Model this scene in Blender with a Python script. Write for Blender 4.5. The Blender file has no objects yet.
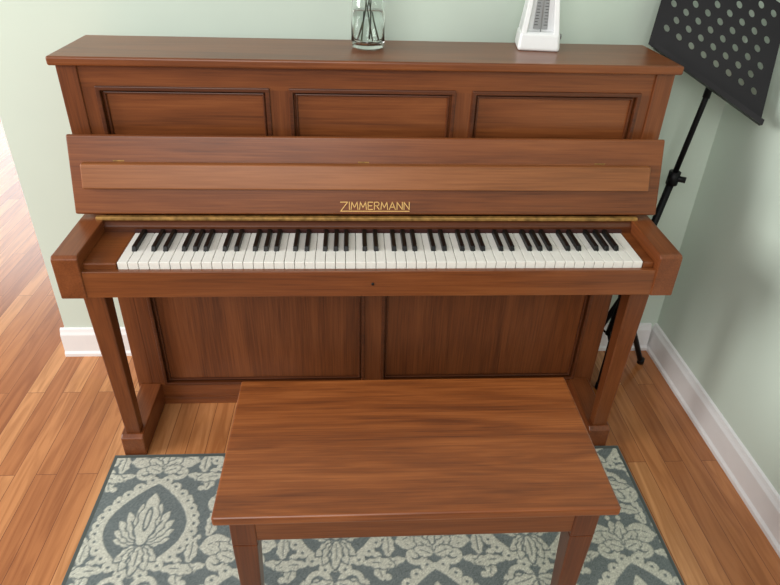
import bpy, bmesh, math, random
import numpy as np
from mathutils import Vector, Matrix
random.seed(4)
scene=bpy.context.scene
COL=scene.collection
try:
    scene.view_settings.view_transform='Standard'
    scene.view_settings.look='None'
except Exception: pass

# ------------------------------------------------------------ helpers
def empty(name):
    o=bpy.data.objects.new(name,None); COL.objects.link(o); o.empty_display_size=.1
    return o
def mesh_obj(name,verts,faces,mat,parent=None,bevel=0,seg=2,smooth=False):
    me=bpy.data.meshes.new(name); me.from_pydata([tuple(v) for v in verts],[],faces)
    bm=bmesh.new(); bm.from_mesh(me); bmesh.ops.recalc_face_normals(bm,faces=bm.faces); bm.to_mesh(me); bm.free()
    o=bpy.data.objects.new(name,me); COL.objects.link(o)
    if mat: me.materials.append(mat)
    if parent: o.parent=parent
    if bevel:
        m=o.modifiers.new('b','BEVEL'); m.width=bevel; m.segments=seg; m.limit_method='ANGLE'; m.angle_limit=math.radians(35)
        m.harden_normals=False
    if smooth:
        for p in me.polygons: p.use_smooth=True
    return o
def boxg(x0,x1,y0,y1,z0,z1):
    v=[(x0,y0,z0),(x1,y0,z0),(x1,y1,z0),(x0,y1,z0),(x0,y0,z1),(x1,y0,z1),(x1,y1,z1),(x0,y1,z1)]
    f=[(0,3,2,1),(4,5,6,7),(0,1,5,4),(1,2,6,5),(2,3,7,6),(3,0,4,7)]
    return v,f
def box(name,x0,x1,y0,y1,z0,z1,mat,parent=None,bevel=.002,seg=2):
    v,f=boxg(x0,x1,y0,y1,z0,z1); return mesh_obj(name,v,f,mat,parent,bevel,seg)
def multi(name,parts,mat,parent=None,bevel=0,seg=2):
    V=[];F=[]
    for v,f in parts:
        n=len(V); V+=v; F+=[tuple(i+n for i in q) for q in f]
    return mesh_obj(name,V,F,mat,parent,bevel,seg)
def prismg(poly,x0,x1):
    n=len(poly); v=[(x0,a,b) for a,b in poly]+[(x1,a,b) for a,b in poly]
    f=[tuple(range(n)),tuple(range(2*n-1,n-1,-1))]+[(i,(i+1)%n,n+(i+1)%n,n+i) for i in range(n)]
    return v,f
def prism(name,poly,x0,x1,mat,parent=None,bevel=.002,seg=2):
    v,f=prismg(poly,x0,x1); return mesh_obj(name,v,f,mat,parent,bevel,seg)
def frustum(x0,x1,y0,y1,z0,X0,X1,Y0,Y1,z1):
    v=[(x0,y0,z0),(x1,y0,z0),(x1,y1,z0),(x0,y1,z0),(X0,Y0,z1),(X1,Y0,z1),(X1,Y1,z1),(X0,Y1,z1)]
    return v,boxg(0,1,0,1,0,1)[1]
def tube(name,pts,r,mat,parent=None,n=12,radii=None):
    V=[];F=[];P=[Vector(p) for p in pts]
    for i,p in enumerate(P):
        t=(P[min(i+1,len(P)-1)]-P[max(i-1,0)]).normalized()
        a=t.cross(Vector((0.13,.99,.05))).normalized(); b=t.cross(a)
        rr=radii[i] if radii else r
        for k in range(n):
            an=2*math.pi*k/n; V.append(p+a*rr*math.cos(an)+b*rr*math.sin(an))
    for i in range(len(P)-1):
        for k in range(n):
            F.append((i*n+k,i*n+(k+1)%n,(i+1)*n+(k+1)%n,(i+1)*n+k))
    F.append(tuple(range(n))); F.append(tuple((len(P)-1)*n+k for k in range(n)))
    o=mesh_obj(name,V,F,mat,parent)
    for p in o.data.polygons:
        if len(p.vertices)==4: p.use_smooth=True
    return o
def lathe(name,prof,c,mat,parent=None,n=40,closed=False):
    V=[];F=[]
    for r,z in prof:
        for k in range(n):
            a=2*math.pi*k/n; V.append((c[0]+r*math.cos(a),c[1]+r*math.sin(a),c[2]+z))
    m=len(prof)
    for i in range(m-1 if not closed else m):
        j=(i+1)%m
        for k in range(n): F.append((i*n+k,i*n+(k+1)%n,j*n+(k+1)%n,j*n+k))
    if not closed:
        F.append(tuple(range(n))); F.append(tuple((m-1)*n+k for k in range(n)))
    o=mesh_obj(name,V,F,mat,parent)
    for p in o.data.polygons:
        if len(p.vertices)==4: p.use_smooth=True
    return o

# ------------------------------------------------------------ materials
def newmat(name):
    m=bpy.data.materials.new(name); m.use_nodes=True; nt=m.node_tree
    return m,nt,nt.nodes['Principled BSDF']
def s2l(c): return tuple(((x/255)/12.92 if x/255<.04045 else ((x/255+.055)/1.055)**2.4) for x in c)+(1,)
def plain(name,rgb,rough=.5,metal=0,noise=.04,nscale=30,bump=0,spec=.5):
    m,nt,b=newmat(name); N=nt.nodes; L=nt.links
    c=s2l(rgb)
    tc=N.new('ShaderNodeTexCoord'); no=N.new('ShaderNodeTexNoise'); no.inputs['Scale'].default_value=nscale; no.inputs['Detail'].default_value=4
    L.new(tc.outputs['Object'],no.inputs['Vector'])
    r=N.new('ShaderNodeValToRGB'); r.color_ramp.elements[0].position=.3; r.color_ramp.elements[1].position=.7
    r.color_ramp.elements[0].color=tuple(x*(1-noise) for x in c[:3])+(1,); r.color_ramp.elements[1].color=tuple(min(1,x*(1+noise)) for x in c[:3])+(1,)
    L.new(no.outputs['Fac'],r.inputs['Fac']); L.new(r.outputs['Color'],b.inputs['Base Color'])
    b.inputs['Roughness'].default_value=rough; b.inputs['Metallic'].default_value=metal; b.inputs['Specular IOR Level'].default_value=spec
    if bump:
        bp=N.new('ShaderNodeBump'); bp.inputs['Strength'].default_value=bump; bp.inputs['Distance'].default_value=.002
        L.new(no.outputs['Fac'],bp.inputs['Height']); L.new(bp.outputs['Normal'],b.inputs['Normal'])
    return m
def wood(name,axis,dark,mid,light,rough=.33,coat=.08,figure=1.0,spec=.38):
    m,nt,b=newmat(name); N=nt.nodes; L=nt.links
    tc=N.new('ShaderNodeTexCoord')
    def mp(along,across):
        q=N.new('ShaderNodeMapping'); s=[across]*3; s[axis]=along; q.inputs['Scale'].default_value=s
        L.new(tc.outputs['Object'],q.inputs['Vector']); return q
    a=mp(.9,9); n1=N.new('ShaderNodeTexNoise'); n1.inputs['Scale'].default_value=1.6; n1.inputs['Detail'].default_value=5; n1.inputs['Roughness'].default_value=.55; n1.inputs['Distortion'].default_value=.9*figure
    L.new(a.outputs[0],n1.inputs['Vector'])
    c=mp(3,110); n2=N.new('ShaderNodeTexNoise'); n2.inputs['Scale'].default_value=2.2; n2.inputs['Detail'].default_value=3
    L.new(c.outputs[0],n2.inputs['Vector'])
    mx=N.new('ShaderNodeMix'); mx.data_type='FLOAT'; mx.inputs[0].default_value=.42
    L.new(n1.outputs['Fac'],mx.inputs[2]); L.new(n2.outputs['Fac'],mx.inputs[3])
    r=N.new('ShaderNodeValToRGB'); e=r.color_ramp.elements
    e[0].position=.35; e[0].color=s2l(dark); e[1].position=.66; e[1].color=s2l(light); k=e.new(.5); k.color=s2l(mid)
    L.new(mx.outputs[0],r.inputs['Fac']); L.new(r.outputs['Color'],b.inputs['Base Color'])
    b.inputs['Roughness'].default_value=rough; b.inputs['Coat Weight'].default_value=coat; b.inputs['Coat Roughness'].default_value=.25
    b.inputs['Specular IOR Level'].default_value=spec
    bp=N.new('ShaderNodeBump'); bp.inputs['Strength'].default_value=.08; bp.inputs['Distance'].default_value=.001
    L.new(n2.outputs['Fac'],bp.inputs['Height']); L.new(bp.outputs['Normal'],b.inputs['Normal'])
    return m
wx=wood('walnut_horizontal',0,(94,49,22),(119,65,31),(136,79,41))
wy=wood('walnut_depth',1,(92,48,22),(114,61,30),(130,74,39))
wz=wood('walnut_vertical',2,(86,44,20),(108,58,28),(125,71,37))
wmold=wood('walnut_moulding',0,(66,31,14),(84,43,20),(98,52,26))
wdesk=wood('walnut_ledge',0,(116,68,35),(137,83,45),(152,95,55))
wbench=wood('bench_cherry',0,(98,49,20),(129,69,29),(154,89,44),rough=.32,coat=.2,figure=2.0)
wbleg=wood('bench_leg_cherry',2,(80,38,17),(98,50,24),(112,61,31))
ivory=plain('key_white',(236,235,228),.3,noise=.01)
ebony=plain('key_black',(12,12,13),.38,noise=.1,spec=.3)
brass=plain('brass',(160,122,66),.5,metal=.4,noise=.45,nscale=60)
gold=plain('gold_leaf',(228,182,108),.45,metal=.2,noise=.05)
felt=plain('felt_dark',(60,26,20),.95)
blackm=plain('black_metal',(17,17,19),.5,metal=.3,noise=.1,spec=.3)
trimw=plain('trim_white',(234,234,233),.4,noise=.015)
whitep=plain('white_plastic',(236,238,238),.3,noise=.01)
greyp=plain('scale_grey',(150,152,152),.4,metal=.4)
ink=plain('ink_dark',(50,50,52),.6)
wallm=plain('wall_sage',(203,217,204),.85,noise=.02,nscale=3,bump=.05)

def floor_mat():
    m,nt,b=newmat('oak_strip_floor'); N=nt.nodes; L=nt.links
    tc=N.new('ShaderNodeTexCoord'); mp=N.new('ShaderNodeMapping'); mp.inputs['Rotation'].default_value=(0,0,math.pi/2)
    L.new(tc.outputs['Object'],mp.inputs['Vector'])
    br=N.new('ShaderNodeTexBrick'); br.offset=.37; br.inputs['Scale'].default_value=1; br.inputs['Mortar Size'].default_value=.0009
    br.inputs['Brick Width'].default_value=.95; br.inputs['Row Height'].default_value=.0575; br.inputs['Mortar Smooth'].default_value=.2
    br.inputs['Color1'].default_value=(0,0,0,1); br.inputs['Color2'].default_value=(1,1,1,1); br.inputs['Mortar'].default_value=(.5,.5,.5,1)
    L.new(mp.outputs[0],br.inputs['Vector'])
    sc=N.new('ShaderNodeVectorMath'); sc.operation='MULTIPLY'; sc.inputs[1].default_value=(7,7,7); L.new(br.outputs['Color'],sc.inputs[0])
    ad=N.new('ShaderNodeVectorMath'); ad.operation='ADD'; L.new(tc.outputs['Object'],ad.inputs[0]); L.new(sc.outputs[0],ad.inputs[1])
    m2=N.new('ShaderNodeMapping'); m2.inputs['Scale'].default_value=(22,1.6,22); L.new(ad.outputs[0],m2.inputs['Vector'])
    n1=N.new('ShaderNodeTexNoise'); n1.inputs['Scale'].default_value=1.5; n1.inputs['Detail'].default_value=6; n1.inputs['Distortion'].default_value=1.6; L.new(m2.outputs[0],n1.inputs['Vector'])
    ra=N.new('ShaderNodeValToRGB'); e=ra.color_ramp.elements
    e[0].position=.0; e[0].color=s2l((168,104,58)); e[1].position=1; e[1].color=s2l((210,150,97)); k=e.new(.5); k.color=s2l((191,126,75))
    L.new(br.outputs['Color'],ra.inputs['Fac'])
    rb=N.new('ShaderNodeValToRGB'); e=rb.color_ramp.elements; e[0].position=.36; e[0].color=(.68,.60,.52,1); e[1].position=.60; e[1].color=(1,1,1,1)
    L.new(n1.outputs['Fac'],rb.inputs['Fac'])
    mu=N.new('ShaderNodeMix'); mu.data_type='RGBA'; mu.blend_type='MULTIPLY'; mu.inputs[0].default_value=.85
    L.new(ra.outputs['Color'],mu.inputs[6]); L.new(rb.outputs['Color'],mu.inputs[7])
    mo=N.new('ShaderNodeMix'); mo.data_type='RGBA'; L.new(br.outputs['Fac'],mo.inputs[0]); L.new(mu.outputs[2],mo.inputs[6]); mo.inputs[7].default_value=s2l((108,62,36))
    L.new(mo.outputs[2],b.inputs['Base Color'])
    b.inputs['Roughness'].default_value=.27; b.inputs['Coat Weight'].default_value=.25; b.inputs['Coat Roughness'].default_value=.18
    return m
floorm=floor_mat()

# ------------------------------------------------------------ room
YW=.565; XR=1.049; XE=-1.082
box('floor',-5.2,XR+.12,-3.4,4.5,-.1,0,floorm,bevel=0)
box('wall_back',XE,XR+.12,YW,YW+.12,0,2.6,wallm,bevel=0)
box('wall_right',XR,XR+.12,-3.4,YW,0,2.6,wallm,bevel=0)
multi('wall_far',[boxg(-5.2,-4.2,4.38,4.5,0,2.6),boxg(-1.2,XR+.12,4.38,4.5,0,2.6),boxg(-4.2,-1.2,4.38,4.5,2.2,2.6),boxg(-4.2,-1.2,4.38,4.5,0,.08)],wallm)
multi('window_1',[boxg(-4.2,-4.12,4.36,4.46,.08,2.2),boxg(-1.28,-1.2,4.36,4.46,.08,2.2),boxg(-2.74,-2.66,4.36,4.46,.08,2.2),boxg(-4.2,-1.2,4.36,4.46,2.12,2.2),boxg(-4.2,-1.2,4.36,4.46,.08,.16)],trimw)
bprof=[(0,0),(-.022,0),(-.022,.012),(-.016,.02),(-.015,.088),(-.010,.098),(-.007,.108),(0,.112)]
prism('baseboard_back',[(YW+a,b) for a,b in bprof],XE-.015,XR-.022,trimw,bevel=0)
v,f=prismg([(a,b) for a,b in bprof],0,1)
v=[(XR+y,-3.4+x*(3.4+YW),z) for x,y,z in v]
mesh_obj('baseboard_right',v,f,trimw)
v,f=prismg([(a,b) for a,b in bprof],0,1)
v=[(XE+y*.9,YW+x*.135,z) for x,y,z in v]
mesh_obj('baseboard_end',v,f,trimw)

# ------------------------------------------------------------ piano
P=empty('upright_piano')
XC=-.020
def X(a): return XC+a
H=1.0935; HS=.738; ZB=.609
prism('lid',[(.243,H-.021),(.500,H-.021),(.500,H),(.243,H)],X(-.748),X(.747),wx,P,bevel=.005,seg=3)
side=[(.292,0),(.495,0),(.495,H-.021),(.262,H-.021),(.262,ZB),(.292,ZB)]
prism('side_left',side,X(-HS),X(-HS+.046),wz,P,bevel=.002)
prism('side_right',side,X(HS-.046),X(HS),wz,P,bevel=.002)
box('back_board',X(-.69),X(.69),.47,.49,.02,H-.021,wz,P,bevel=0)
def panel_frame(tag,y,x0,x1,z0,z1,openings):
    xs=[x0]+[q for o in openings for q in o[:2]]+[x1]
    oz0=openings[0][2]; oz1=openings[0][3]
    multi(tag+'_rails',[boxg(x0,x1,y,y+.02,oz1,z1),boxg(x0,x1,y,y+.02,z0,oz0)],wx,P)
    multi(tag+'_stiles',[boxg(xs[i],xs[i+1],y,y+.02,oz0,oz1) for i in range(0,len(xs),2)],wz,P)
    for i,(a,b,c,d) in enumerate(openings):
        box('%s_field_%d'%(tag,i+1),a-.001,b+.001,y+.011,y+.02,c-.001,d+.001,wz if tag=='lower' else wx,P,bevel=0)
        def ring(o,w,ya,yb):
            A=[(a+o,c+o),(b-o,c+o),(b-o,d-o),(a+o,d-o)]; o2=o+w
            B=[(a+o2,c+o2),(b-o2,c+o2),(b-o2,d-o2),(a+o2,d-o2)]
            V=[(p[0],ya,p[1]) for p in A]+[(p[0],ya,p[1]) for p in B]+[(p[0],yb,p[1]) for p in A]+[(p[0],yb,p[1]) for p in B]
            F=[]
            for k in range(4):
                j=(k+1)%4
                F+= [(k,j,4+j,4+k),(4+k,4+j,12+j,12+k),(k,8+k,8+j,j),(8+k,12+k,12+j,8+j)]
            return V,F
        multi('%s_moulding_%d'%(tag,i+1),[ring(-.006,.010,y-.006,y+.012),ring(.008,.005,y+.003,y+.014)],wmold,P,bevel=.002)
UY=.268
panel_frame('upper',UY,X(-HS+.046),X(HS-.046),.70,H-.021,[(-.674,-.277,.79,1.017),(-.219,.176,.79,1.017),(.228,.640,.79,1.017)])
LY=.292
panel_frame('lower',LY,X(-HS+.046),X(HS-.046),.0,ZB,[(-.668,-.043,.085,.545),(.020,.650,.085,.545)])
box('toe_rail',X(-HS+.047),X(HS-.047),LY-.004,LY+.02,0,.028,wx,P,bevel=.002)
prism('fallboard',[(.174,.735),(.188,.727),(.240,.912),(.232,.918),(.226,.916)],X(-.738),X(.738),wx,P,bevel=.003,seg=3)
def fy(z): return .174+(z-.735)*.052/.181
prism('music_ledge',[(fy(.80)-.018,.799),(fy(.80)+.004,.799),(fy(.856)+.004,.857),(fy(.856)-.016,.857)],X(-.708),X(.704),wdesk,P,bevel=.004,seg=3)
for i,x in enumerate((-.640,-.045,.555)):
    box('ledge_hinge_%d'%(i+1),x-.014,x+.014,fy(.864)-.002,fy(.864)+.001,.857,.861,brass,P,bevel=.001)
box('fallboard_hinge',X(-.690),X(.690),.166,.180,.7195,.7285,brass,P,bevel=.002)
prism('name_rail',[(.160,.66),(.29,.66),(.29,.7195),(.176,.7195),(.162,.706)],X(-.69),X(.69),wmold,P,bevel=.002)
KH=.6215; KX=.006
box('key_felt',KX-KH,KX+KH,.154,.160,.66,.700,felt,P,bevel=0)
box('keybed',X(-.676),X(.676),.0,.292,ZB,.655,wx,P,bevel=.002)
prism('keyslip',[(-.015,ZB-.001),(.004,ZB-.001),(.004,.675),(-.013,.677)],X(-.678),X(.678),wx,P,bevel=.002)
arm=[(-.018,ZB-.002),(.262,ZB-.002),(.262,.721),(.16,.721),(-.010,.718),(-.018,.712)]
prism('arm_left',arm,X(-.731),X(-.672),wy,P,bevel=.003,seg=3)
prism('arm_right',arm,X(.676),X(.731),wy,P,bevel=.003,seg=3)
box('key_block_left',X(-.676),KX-KH-.002,.004,.17,.655,.690,wx,P,bevel=.003)
box('key_block_right',KX+KH+.002,X(.676),.004,.17,.655,.690,wx,P,bevel=.003)
lk=lathe('lock_rosette',[(.0,0),(.0035,0),(.0035,.002),(.0,.002)],(0,0,0),ebony,P,n=20)
lk.matrix_world=Matrix.Translation((X(-.006),-.0145,.643))@Matrix.Rotation(math.pi/2,4,'X')
PW=2*KH/52
wk=[];bk=[]
notes='AHCDEFG'
for i in range(52):
    x0=KX-KH+i*PW
    wk.append(boxg(x0+.0006,x0+PW-.0006,.004,.154,.668,.692))
multi('white_keys',wk,ivory,P,bevel=.0012,seg=2)
off={'A':.0008,'C':-.0018,'D':.0018,'F':-.0022,'G':0}
for i in range(51):
    n=notes[i%7]
    if n in off:
        xc=KX-KH+(i+1)*PW+off[n]
        bk.append(frustum(xc-.0062,xc+.0062,.056,.154,.690,xc-.0049,xc+.0049,.062,.154,.7035))
multi('black_keys',bk,ebony,P,bevel=.0014,seg=2)
box('key_frame',KX-KH,KX+KH,.02,.154,.655,.6675,felt,P,bevel=0)
# lettering : art-deco capitals built from strokes on the fallboard
G={'Z':[[(0,1),(.75,1),(0,0),(.75,0)]],'I':[[(0,0),(0,1)]],
   'M':[[(0,0),(0.1,1),(.45,.25),(.8,1),(.9,0)]],'E':[[(.6,1),(0,1),(0,0),(.6,0)],[(0,.5),(.5,.5)]],
   'R':[[(0,0),(0,1),(.45,1),(.62,.85),(.62,.65),(.45,.5),(0,.5)],[(.3,.5),(.65,0)]],
   'A':[[(0,0),(.4,1),(.8,0)],[(.15,.33),(.65,.33)]],'N':[[(0,0),(0,1),(.7,0),(.7,1)]]}
strokes=[];cx=0.0
word='ZIMMERMANN'
for k,ch in enumerate(word):
    h=.0185 if k else .023; w=.0185 if k else .023
    for st in G[ch]:
        strokes.append([(cx+a*w,b*h-(0 if k else .0045)) for a,b in st])
    cx+=max(a for st in G[ch] for a,b in st)*w+.0042
strokes.append([(.018,-.0045),(cx-.004,-.0045)])
tot=cx-.0042; lv=[];lf=[]
Ldir=Vector((0,.052,.181)).normalized(); Nn=Vector((0,-.181,.052)).normalized()
org=Vector((-.103,fy(.747),.747))+Nn*.0006
sx=.174/tot
for st in strokes:
    for (a,b),(c,d) in zip(st,st[1:]):
        p=Vector((a*sx,b)); q=Vector((c*sx,d)); t=(q-p)
        if t.length<1e-6: continue
        t.normalize(); n=Vector((-t.y,t.x))*.0010; p2=p-t*.0009; q2=q+t*.0009
        quad=[p2+n,p2-n,q2-n,q2+n]; base=len(lv)
        for e in (0,.0008):
            for w_ in quad: lv.append(org+Vector((1,0,0))*w_.x+Ldir*w_.y+Nn*e)
        for fc in ((0,1,2,3),(4,7,6,5),(0,4,5,1),(1,5,6,2),(2,6,7,3),(3,7,4,0)): lf.append(tuple(base+i for i in fc))
mesh_obj('maker_lettering',lv,lf,gold,P)
for s,t in((-1,'left'),(1,'right')):
    m=X(s*.695)
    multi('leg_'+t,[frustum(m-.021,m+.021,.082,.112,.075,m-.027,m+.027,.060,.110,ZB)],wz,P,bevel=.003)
    foot=[(.0665,0),(.292,0),(.292,.085),(.116,.078),(.078,.075),(.0665,.066)]
    prism('foot_'+t,foot,m-.034,m+.030,wy,P,bevel=.004,seg=3)

# ------------------------------------------------------------ bench
Bn=empty('piano_bench')
bx,by,bw,bd,bh=.0465,-.356,.7480,.3744,.4812
RZ=.0065
box('seat_top',bx-bw/2,bx+bw/2,by-bd/2,by+bd/2,bh-.022,bh,wbench,Bn,bevel=.005,seg=3)
multi('seat_underframe',[boxg(bx-bw/2+.022,bx+bw/2-.022,by-bd/2+.022,by+bd/2-.022,bh-.030,bh-.0215)],wbleg,Bn)
I=.026
ax0,ax1,ay0,ay1=bx-bw/2+I,bx+bw/2-I,by-bd/2+I,by+bd/2-I
multi('apron',[boxg(ax0,ax1,ay0,ay0+.018,bh-.10,bh-.025),boxg(ax0,ax1,ay1-.018,ay1,bh-.10,bh-.025),boxg(ax0,ax0+.018,ay0,ay1,bh-.10,bh-.025),boxg(ax1-.018,ax1,ay0,ay1,bh-.10,bh-.025)],wx,Bn,bevel=.002)
k=0
for sx_ in(-1,1):
    for sy_ in(-1,1):
        k+=1; ox=bx+sx_*(bw/2-I+.003); oy=by+sy_*(bd/2-I+.003); d=-sx_; e=-sy_
        x0,x1=sorted((ox,ox+d*.048)); y0,y1=sorted((oy,oy+e*.048))
        X0,X1=sorted((ox+d*.006,ox+d*.036)); Y0,Y1=sorted((oy+e*.006,oy+e*.036))
        v1,f1=frustum(X0,X1,Y0,Y1,RZ,x0,x1,y0,y1,bh-.11)
        multi('leg_%d'%k,[(v1,f1),boxg(x0,x1,y0,y1,bh-.11,bh-.026)],wbleg,Bn,bevel=.003)

# ------------------------------------------------------------ rug
def rug():
    x0,x1,y0,y1=-.774,.740,-1.40,.062
    st=.0027; nx=int((x1-x0)/st)+1; ny=int((y1-y0)/st)+1
    PX,PY=.50,.58
    res=.0015; tx=int(round(PX/res)); ty=int(round(PY/res))
    gx,gy=np.meshgrid((np.arange(tx)+.5)*res,(np.arange(ty)+.5)*res)
    mask=np.zeros_like(gx)
    LAT=((0,0),(PX/2,PY/2))
    def fold(cx,cy):
        return (gx-cx+PX/2)%PX-PX/2,(gy-cy+PY/2)%PY-PY/2
    def leaf(px,py,deg,ln,wd,vein=True,curl=0.0,edge=True):
        ang=math.radians(deg)
        for (cx,cy) in LAT:
            for m in(-1,1):
                dx,dy=fold(cx+m*px,cy+py); dx=dx*m
                t=(dx*math.cos(ang)+dy*math.sin(ang))/ln; s=-dx*math.sin(ang)+dy*math.cos(ang)
                s=s-curl*ln*np.clip(t,0,1)**2
                # lobed (acanthus) outline
                w=wd*np.sin(np.pi*np.clip(t,0,1)**.85)**.6*(1+.14*np.cos(t*22))
                if edge: mask[(t>-.05)&(t<1.06)&(np.abs(s)<w+.0038)]=0
                mask[(t>0)&(t<1)&(np.abs(s)<w)]=1
                if vein: mask[(t>.1)&(t<.72)&(np.abs(s)<.0015)]=0
    def stroke(pts,r0,r1,val=1):
        n=len(pts)
        for i,(px,py) in enumerate(pts):
            r=r0+(r1-r0)*i/n
            for (cx,cy) in LAT:
                for m in(-1,1):
                    dx,dy=fold(cx+m*px,cy+py); mask[(dx*dx+dy*dy)<r*r]=val
    def spiral(cx,cy,R,a0,turns,dirn,r0=.0085,r1=.005):
        n=46; stroke([(cx+R*(1-.85*i/n)*math.cos(a0+dirn*2*math.pi*turns*i/n),cy+R*(1-.85*i/n)*math.sin(a0+dirn*2*math.pi*turns*i/n)) for i in range(n)],r0,r1)
        stroke([(cx,cy)],.010,.010)
    for i in range(9):
        t=i/8; y=-.145+.30*t; x=.150*math.sin(math.pi*(.18+.64*t))+.022
        leaf(x,y,62-14*t+ (18 if i%2 else -26),.078,.0155,curl=.25 if i%2 else -.25)
    spiral(.205,.115,.036,-1.0,1.25,1); spiral(.200,-.105,.034,1.6,1.2,-1)
    spiral(.062,.225,.032,2.6,1.2,-1); spiral(.070,-.215,.032,-2.6,1.2,1)
    for dg in (90,58,28): leaf(.004,.185,dg,.085-.0006*abs(90-dg),.016,curl=-.1)
    for dg in (-90,-55,-22): leaf(.004,-.175,dg,.080,.015,curl=.1)
    def ogee(t,k=1.0):
        y=-.150+.315*t; x=.128*math.sin(math.pi*t)**.8*(1.06-.22*t)
        return x*k,(y-.005)*k+.005
    for (cx,cy) in LAT:
        dx,dy=fold(cx,cy); t=np.clip((dy+.150)/.315,0,1); w=.128*np.sin(np.pi*t)**.8*(1.06-.22*t)
        mask[(np.abs(dx)<w+.018)&(t>0)&(t<1)]=0
    n=13
    for i in range(n):
        x,y=ogee((i+.5)/n); stroke([(x,y)],.0165,.0165)
    stroke([ogee(i/70.,.92) for i in range(71)],.0090,.0090,1)
    for i in range(n):
        x,y=ogee((i+.5)/n,1.02); stroke([(x,y)],.0042,.0042,0)
    stroke([ogee(i/70.,.84) for i in range(71)],.0024,.0024,0)
    for dg,l in ((-5,.070),(14,.082),(32,.094),(50,.106),(68,.120)):
        leaf(.0,-.045,dg,l,.0145,curl=.18)
    leaf(.0,-.055,90,.165,.024,vein=False)
    for (cx,cy) in LAT:
        dx,dy=fold(cx,cy)
        mask[((dx/.010)**2+((dy-.025)/.040)**2<1)]=0
        mask[((dx/.0050)**2+((dy-.025)/.030)**2<1)]=1
    for dg,l in ((-28,.064),(-54,.070),(-80,.078)):
        leaf(.0,-.060,dg,l,.0135,curl=-.2)
    for (a,b,r) in ((.125,.165,.009),(.150,.190,.007),(.130,-.165,.009),(.155,-.195,.007),(.235,.02,.010),(.235,.045,.007),(.235,-.01,.007),(.105,.255,.007)):
        stroke([(a,b)],r,r)
    xs=x0+np.arange(nx)*st; ys=y0+np.arange(ny)*st
    mx,my=np.meshgrid(xs,ys)
    rng=np.random.default_rng(3)
    def lk(ax,ay):
        ix=(((ax+.62)%PX)/res).astype(int)%tx; iy=(((ay+.19)%PY)/res).astype(int)%ty; return mask[iy,ix]
    h=st/3
    val=(lk(mx-h,my-h)+lk(mx+h,my-h)+lk(mx-h,my+h)+lk(mx+h,my+h)+2*lk(mx,my))/6
    bord=(mx-x0<.010)|(x1-mx<.010)|(y1-my<.010)|(my-y0<.010)
    val[bord]=0
    a=np.array(s2l((110,118,117))[:3]); b=np.array(s2l((199,199,184))[:3])
    j=rng.normal(0,1,val.shape)
    wear=.82+.14*np.clip(rng.normal(0.5,.6,val.shape),-1,1.2)
    colr=a[None,None]*(1-val[...,None]*wear[...,None])+b[None,None]*(val*wear)[...,None]
    colr*= (1+.13*j)[...,None]; colr[bord]=np.array(s2l((84,90,87))[:3])
    colr=np.clip(colr,0,1)
    z=.0053+.0008*val
    co=np.stack([mx,my,z],-1).reshape(-1,3)
    idx=np.arange(nx*ny).reshape(ny,nx)
    F=np.stack([idx[:-1,:-1],idx[:-1,1:],idx[1:,1:],idx[1:,:-1]],-1).reshape(-1,4)
    me=bpy.data.meshes.new('area_rug'); me.vertices.add(len(co)); me.vertices.foreach_set('co',co.ravel().astype(np.float32))
    me.loops.add(F.size); me.loops.foreach_set('vertex_index',F.ravel().astype(np.int32))
    me.polygons.add(len(F)); me.polygons.foreach_set('loop_start',(np.arange(len(F))*4).astype(np.int32))
    me.update(); me.validate()
    at=me.color_attributes.new('pile','FLOAT_COLOR','POINT')
    c4=np.concatenate([colr.reshape(-1,3),np.ones((len(co),1))],1); at.data.foreach_set('color',c4.ravel().astype(np.float32))
    m,nt,bs=newmat('rug_pile'); N=nt.nodes; L=nt.links
    vc=N.new('ShaderNodeVertexColor'); vc.layer_name='pile'; L.new(vc.outputs['Color'],bs.inputs['Base Color'])
    bs.inputs['Roughness'].default_value=.95; bs.inputs['Specular IOR Level'].default_value=.1
    tc=N.new('ShaderNodeTexCoord'); no=N.new('ShaderNodeTexNoise'); no.inputs['Scale'].default_value=420
    L.new(tc.outputs['Object'],no.inputs['Vector']); bp=N.new('ShaderNodeBump'); bp.inputs['Strength'].default_value=.5; bp.inputs['Distance'].default_value=.002
    L.new(no.outputs['Fac'],bp.inputs['Height']); L.new(bp.outputs['Normal'],bs.inputs['Normal'])
    me.materials.append(m)
    R=empty('area_rug'); o=bpy.data.objects.new('pile',me); COL.objects.link(o); o.parent=R
    bk_=plain('rug_backing',(92,98,94),.95)
    box('backing',x0-.001,x1+.001,y0-.001,y1+.001,.0003,.0051,bk_,R,bevel=0)
rug()

# ------------------------------------------------------------ music stand
S=empty('music_stand')
hub=Vector((.826,.43,.33)); top=Vector((.907,.43,.97)); mid=Vector((.878,.43,.735))
tube('lower_tube',[Vector((.806,.43,.16)),hub,mid],.011,blackm,S)
tube('upper_tube',[mid,top,Vector((.915,.44,1.03))],.008,blackm,S)
tube('height_knob',[mid+Vector((-.0,0,-.02)),mid+Vector((.002,0,.02))],.017,blackm,S)
tube('knob_screw',[mid,mid+Vector((.03,-.02,0))],.009,blackm,S)
tube('tripod_collar',[hub-Vector((.002,0,.02)),hub+Vector((.002,0,.02))],.017,blackm,S)
for i,fp in enumerate(((.772,.335,.008),(.974,.469,.008),(.775,.520,.008))):
    f_=Vector(fp); m_=hub.lerp(f_,.5)
    tube('tripod_leg_%d'%(i+1),[hub,m_,f_],.0095,blackm,S)
    tube('rubber_foot_%d'%(i+1),[f_+Vector((0,0,-.007)),f_+Vector((0,0,.014))],.012,blackm,S)
    tube('tripod_brace_%d'%(i+1),[Vector((.806,.43,.16)),hub.lerp(f_,.55)],.004,blackm,S)
A=Vector((.7315,.482,1.0985));B_=Vector((1.000,.30,.936));A2=Vector((.780,.548,1.36));B2=Vector((1.028,.385,1.206))
def dp(u,v): return (A*(1-u)+B_*u)*(1-v)+(A2*(1-u)+B2*u)*v
V=[];F=[];nu,nv=8,7
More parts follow.
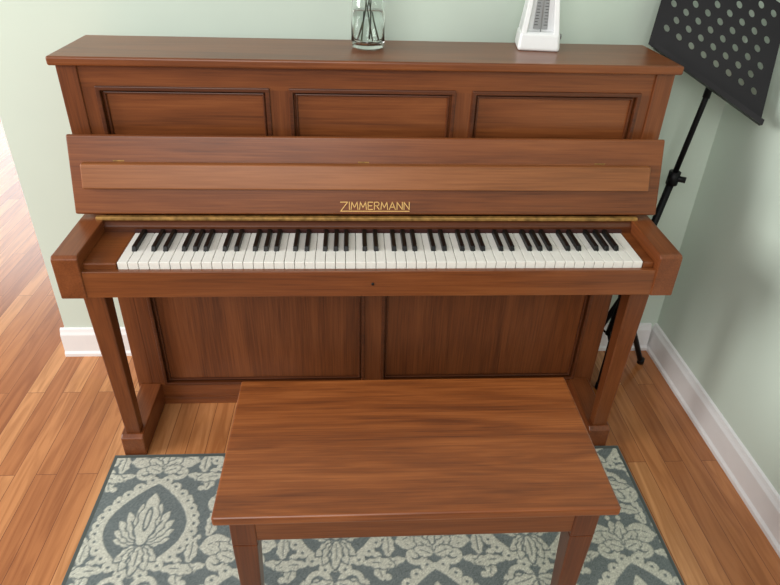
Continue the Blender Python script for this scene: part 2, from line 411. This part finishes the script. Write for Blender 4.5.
def q4(u0,u1,v0,v1):
    b=len(V); V.extend([dp(u0,v0),dp(u1,v0),dp(u1,v1),dp(u0,v1)]); F.append((b,b+1,b+2,b+3))
u_a,u_b,v_a,v_b=.05,.95,.17,.95
q4(0,1,0,v_a);q4(0,1,v_b,1);q4(0,u_a,v_a,v_b);q4(u_b,1,v_a,v_b)
du=(u_b-u_a)/nu; dv=(v_b-v_a)/nv
def holecell(u0,v0):
    cu,cv=u0+du/2,v0+dv/2; n=16; b=len(V)
    for k in range(n):
        a=2*math.pi*k/n; V.append(dp(cu+.22*du*math.cos(a),cv+.25*dv*math.sin(a)))
    for k in range(n):
        a=2*math.pi*k/n; c,s=math.cos(a),math.sin(a); m=max(abs(c),abs(s)); V.append(dp(cu+.5*du*c/m,cv+.5*dv*s/m))
    for k in range(n):
        j=(k+1)%n; F.append((b+k,b+j,b+n+j,b+n+k))
for r in range(nv):
    v0=v_a+r*dv
    if r%2==0:
        for c in range(nu): holecell(u_a+c*du,v0)
    else:
        q4(u_a,u_a+du/2,v0,v0+dv);q4(u_b-du/2,u_b,v0,v0+dv)
        for c in range(nu-1): holecell(u_a+(c+.5)*du,v0)
o=mesh_obj('desk_plate',V,F,blackm,S)
m=o.modifiers.new('s','SOLIDIFY'); m.thickness=.0018
nrm=(B_-A).cross(A2-A).normalized()
if nrm.y>0: nrm=-nrm
ux=(B_-A).normalized()*.012
V=[A+ux*1.5,B_,B_+nrm*.045,A+ux*1.5+nrm*.030]; lipu=(A2-A).normalized()*.012
V+= [V[3]+lipu,V[2]+lipu]
o=mesh_obj('desk_lip',V,[(0,1,2,3),(3,2,5,4)],blackm,S); m=o.modifiers.new('s','SOLIDIFY'); m.thickness=.002
tube('desk_bracket',[top,Vector((.912,.435,1.0)),dp(.52,.14)-nrm*.006],.010,blackm,S)

# ------------------------------------------------------------ vase
Vz=empty('glass_vase_with_stems')
vc=(-.032,.398,H)
gm,nt,b=newmat('clear_glass'); b.inputs['Transmission Weight'].default_value=1; b.inputs['Roughness'].default_value=.02; b.inputs['IOR'].default_value=1.45; b.inputs['Base Color'].default_value=(.95,.98,.97,1)
wm,nt,b=newmat('water'); b.inputs['Transmission Weight'].default_value=1; b.inputs['Roughness'].default_value=0; b.inputs['IOR'].default_value=1.33; b.inputs['Base Color'].default_value=(.93,.97,.95,1)
prof=[(.034,.001),(.040,.004),(.0425,.02),(.042,.07),(.039,.12),(.033,.145),(.033,.165),(.036,.168),(.030,.167),(.0305,.145),(.0365,.12),(.039,.07),(.0395,.022),(.034,.012),(.0,.011),(.0,.001)]
o=lathe('jar',prof,vc,gm,Vz,n=48,closed=True)
lathe('water',[(.0,.0125),(.033,.0135),(.0388,.024),(.0385,.07),(.038,.088),(.0,.088)],vc,wm,Vz,n=48,closed=True)
stem=plain('stem_green',(70,82,52),.6); leafm=plain('leaf_green',(70,100,52),.55,noise=.2); petal=plain('petal_white',(236,228,214),.7)
for i in range(5):
    a=i*2*math.pi/5+.3; r0=.020; p0=Vector((vc[0]+r0*math.cos(a+2.4),vc[1]+r0*math.sin(a+2.4),H+.02)); p1=Vector((vc[0]+.016*math.cos(a),vc[1]+.016*math.sin(a),H+.165)); p2=Vector((vc[0]+.07*math.cos(a),vc[1]+.045*math.sin(a),H+.30+.02*(i%3)))
    tube('stem_%d'%(i+1),[p0,p0.lerp(p1,.5),p1,p2],.0015,stem,Vz,n=8)
    bm=bmesh.new()
    for k in range(8):
        an=2*math.pi*k/8; M=Matrix.Translation(p2)@Matrix.Rotation(an,4,'Z')@Matrix.Rotation(-.5,4,'Y')@Matrix.Translation((.014,0,0))@Matrix.Diagonal((.014,.007,.002,1))
        bmesh.ops.create_uvsphere(bm,u_segments=8,v_segments=6,radius=1,matrix=M)
    me=bpy.data.meshes.new('blossom'); bm.to_mesh(me); bm.free(); me.materials.append(petal)
    ob=bpy.data.objects.new('blossom_%d'%(i+1),me); COL.objects.link(ob); ob.parent=Vz
    q=p1.lerp(p2,.45); d=Vector((math.cos(a+1),math.sin(a+1),.3))*.05; w=d.cross(Vector((0,0,1))).normalized()*.012
    mesh_obj('leaf_%d'%(i+1),[q,q+d*.5+w,q+d,q+d*.5-w,q+d*.5+Vector((0,0,.004))],[(0,1,4),(1,2,4),(2,3,4),(3,0,4)],leafm,Vz)

# ------------------------------------------------------------ metronome
Mt=empty('metronome')
mo=[]
mo.append(multi('body',[frustum(-.054,.054,-.050,.050,.0,-.050,.050,-.046,.046,.045)],whitep,Mt,bevel=.008,seg=4))
mo.append(multi('pyramid_back',[frustum(-.048,.048,-.020,.046,.04,-.024,.024,-.004,.024,.235)],whitep,Mt,bevel=.005,seg=3))
mo.append(multi('pyramid_cheeks',[frustum(-.048,-.034,-.045,.0,.04,-.024,-.014,-.016,.0,.235),frustum(.034,.048,-.045,.0,.04,.014,.024,-.016,.0,.235)],whitep,Mt,bevel=.002))
mo.append(multi('tempo_scale',[frustum(-.018,.018,-.026,-.018,.05,-.010,.010,-.009,-.004,.225)],greyp,Mt))
tk=[]
for i in range(22):
    z=.06+i*.0072; y=-.0265+(z-.05)*.0975-.0006; l=.010 if i%2 else .013
    w=.0175*(1-(z-.05)/.175*.42)
    tk.append(boxg(-w+.001,-w+.001+l*.7,y-.0004,y+.0004,z-.0007,z+.0007)); tk.append(boxg(w-.001-l*.7,w-.001,y-.0004,y+.0004,z-.0007,z+.0007))
mo.append(multi('scale_marks',tk,ink,Mt))
mo.append(tube('pendulum_rod',[(0,-.036,.045),(0,-.014,.228)],.0013,greyp,Mt,n=8))
mo.append(multi('pendulum_weight',[frustum(-.009,.009,-.027,-.019,.150,-.006,.006,-.027,-.019,.168)],greyp,Mt,bevel=.001))
mo.append(tube('winding_key',[(.046,.0,.03),(.060,.0,.03)],.007,greyp,Mt))
M=Matrix.Translation((.411,.435,H))@Matrix.Rotation(math.radians(-8),4,'Z')
for o in mo: o.data.transform(M)

# ------------------------------------------------------------ light
w=bpy.data.worlds.new('World'); scene.world=w; w.use_nodes=True
w.node_tree.nodes['Background'].inputs[0].default_value=(.95,.97,1,1); w.node_tree.nodes['Background'].inputs[1].default_value=.44
def area(name,loc,tgt,sx,sy,e,c):
    l=bpy.data.lights.new(name,'AREA'); l.shape='RECTANGLE'; l.size=sx; l.size_y=sy; l.energy=e; l.color=c
    o=bpy.data.objects.new(name,l); COL.objects.link(o); o.location=loc
    o.rotation_euler=(Vector(tgt)-Vector(loc)).to_track_quat('-Z','Y').to_euler()
area('window_light_side',(-3.6,-.6,2.0),(0,.2,.6),1.8,1.6,125,(1,.98,.95))
area('window_light_rear',(-1.0,-3.3,2.5),(.1,.3,.5),2.4,1.4,72,(1,.97,.93))
area('window_light_far',(-2.7,4.7,1.15),(-1.6,0,.3),2.9,2.0,62,(.97,.98,1))

# ------------------------------------------------------------ camera
y,t,r=[math.radians(a) for a in(3.9672,32.3907,1.8337)]
Fv=Vector((math.sin(y)*math.cos(t),math.cos(y)*math.cos(t),-math.sin(t)))
R0=Vector((math.cos(y),-math.sin(y),0)); U0=R0.cross(Fv)
Rv=R0*math.cos(r)+U0*math.sin(r); Uv=-R0*math.sin(r)+U0*math.cos(r)
cd=bpy.data.cameras.new('camera'); co=bpy.data.objects.new('camera',cd); COL.objects.link(co)
M=Matrix((Rv,Uv,-Fv)).transposed().to_4x4(); M.translation=Vector((-.0724,-1.2838,1.4258)); co.matrix_world=M
cd.sensor_width=36; cd.lens=628.9976/780*36; cd.clip_start=.02
scene.camera=co
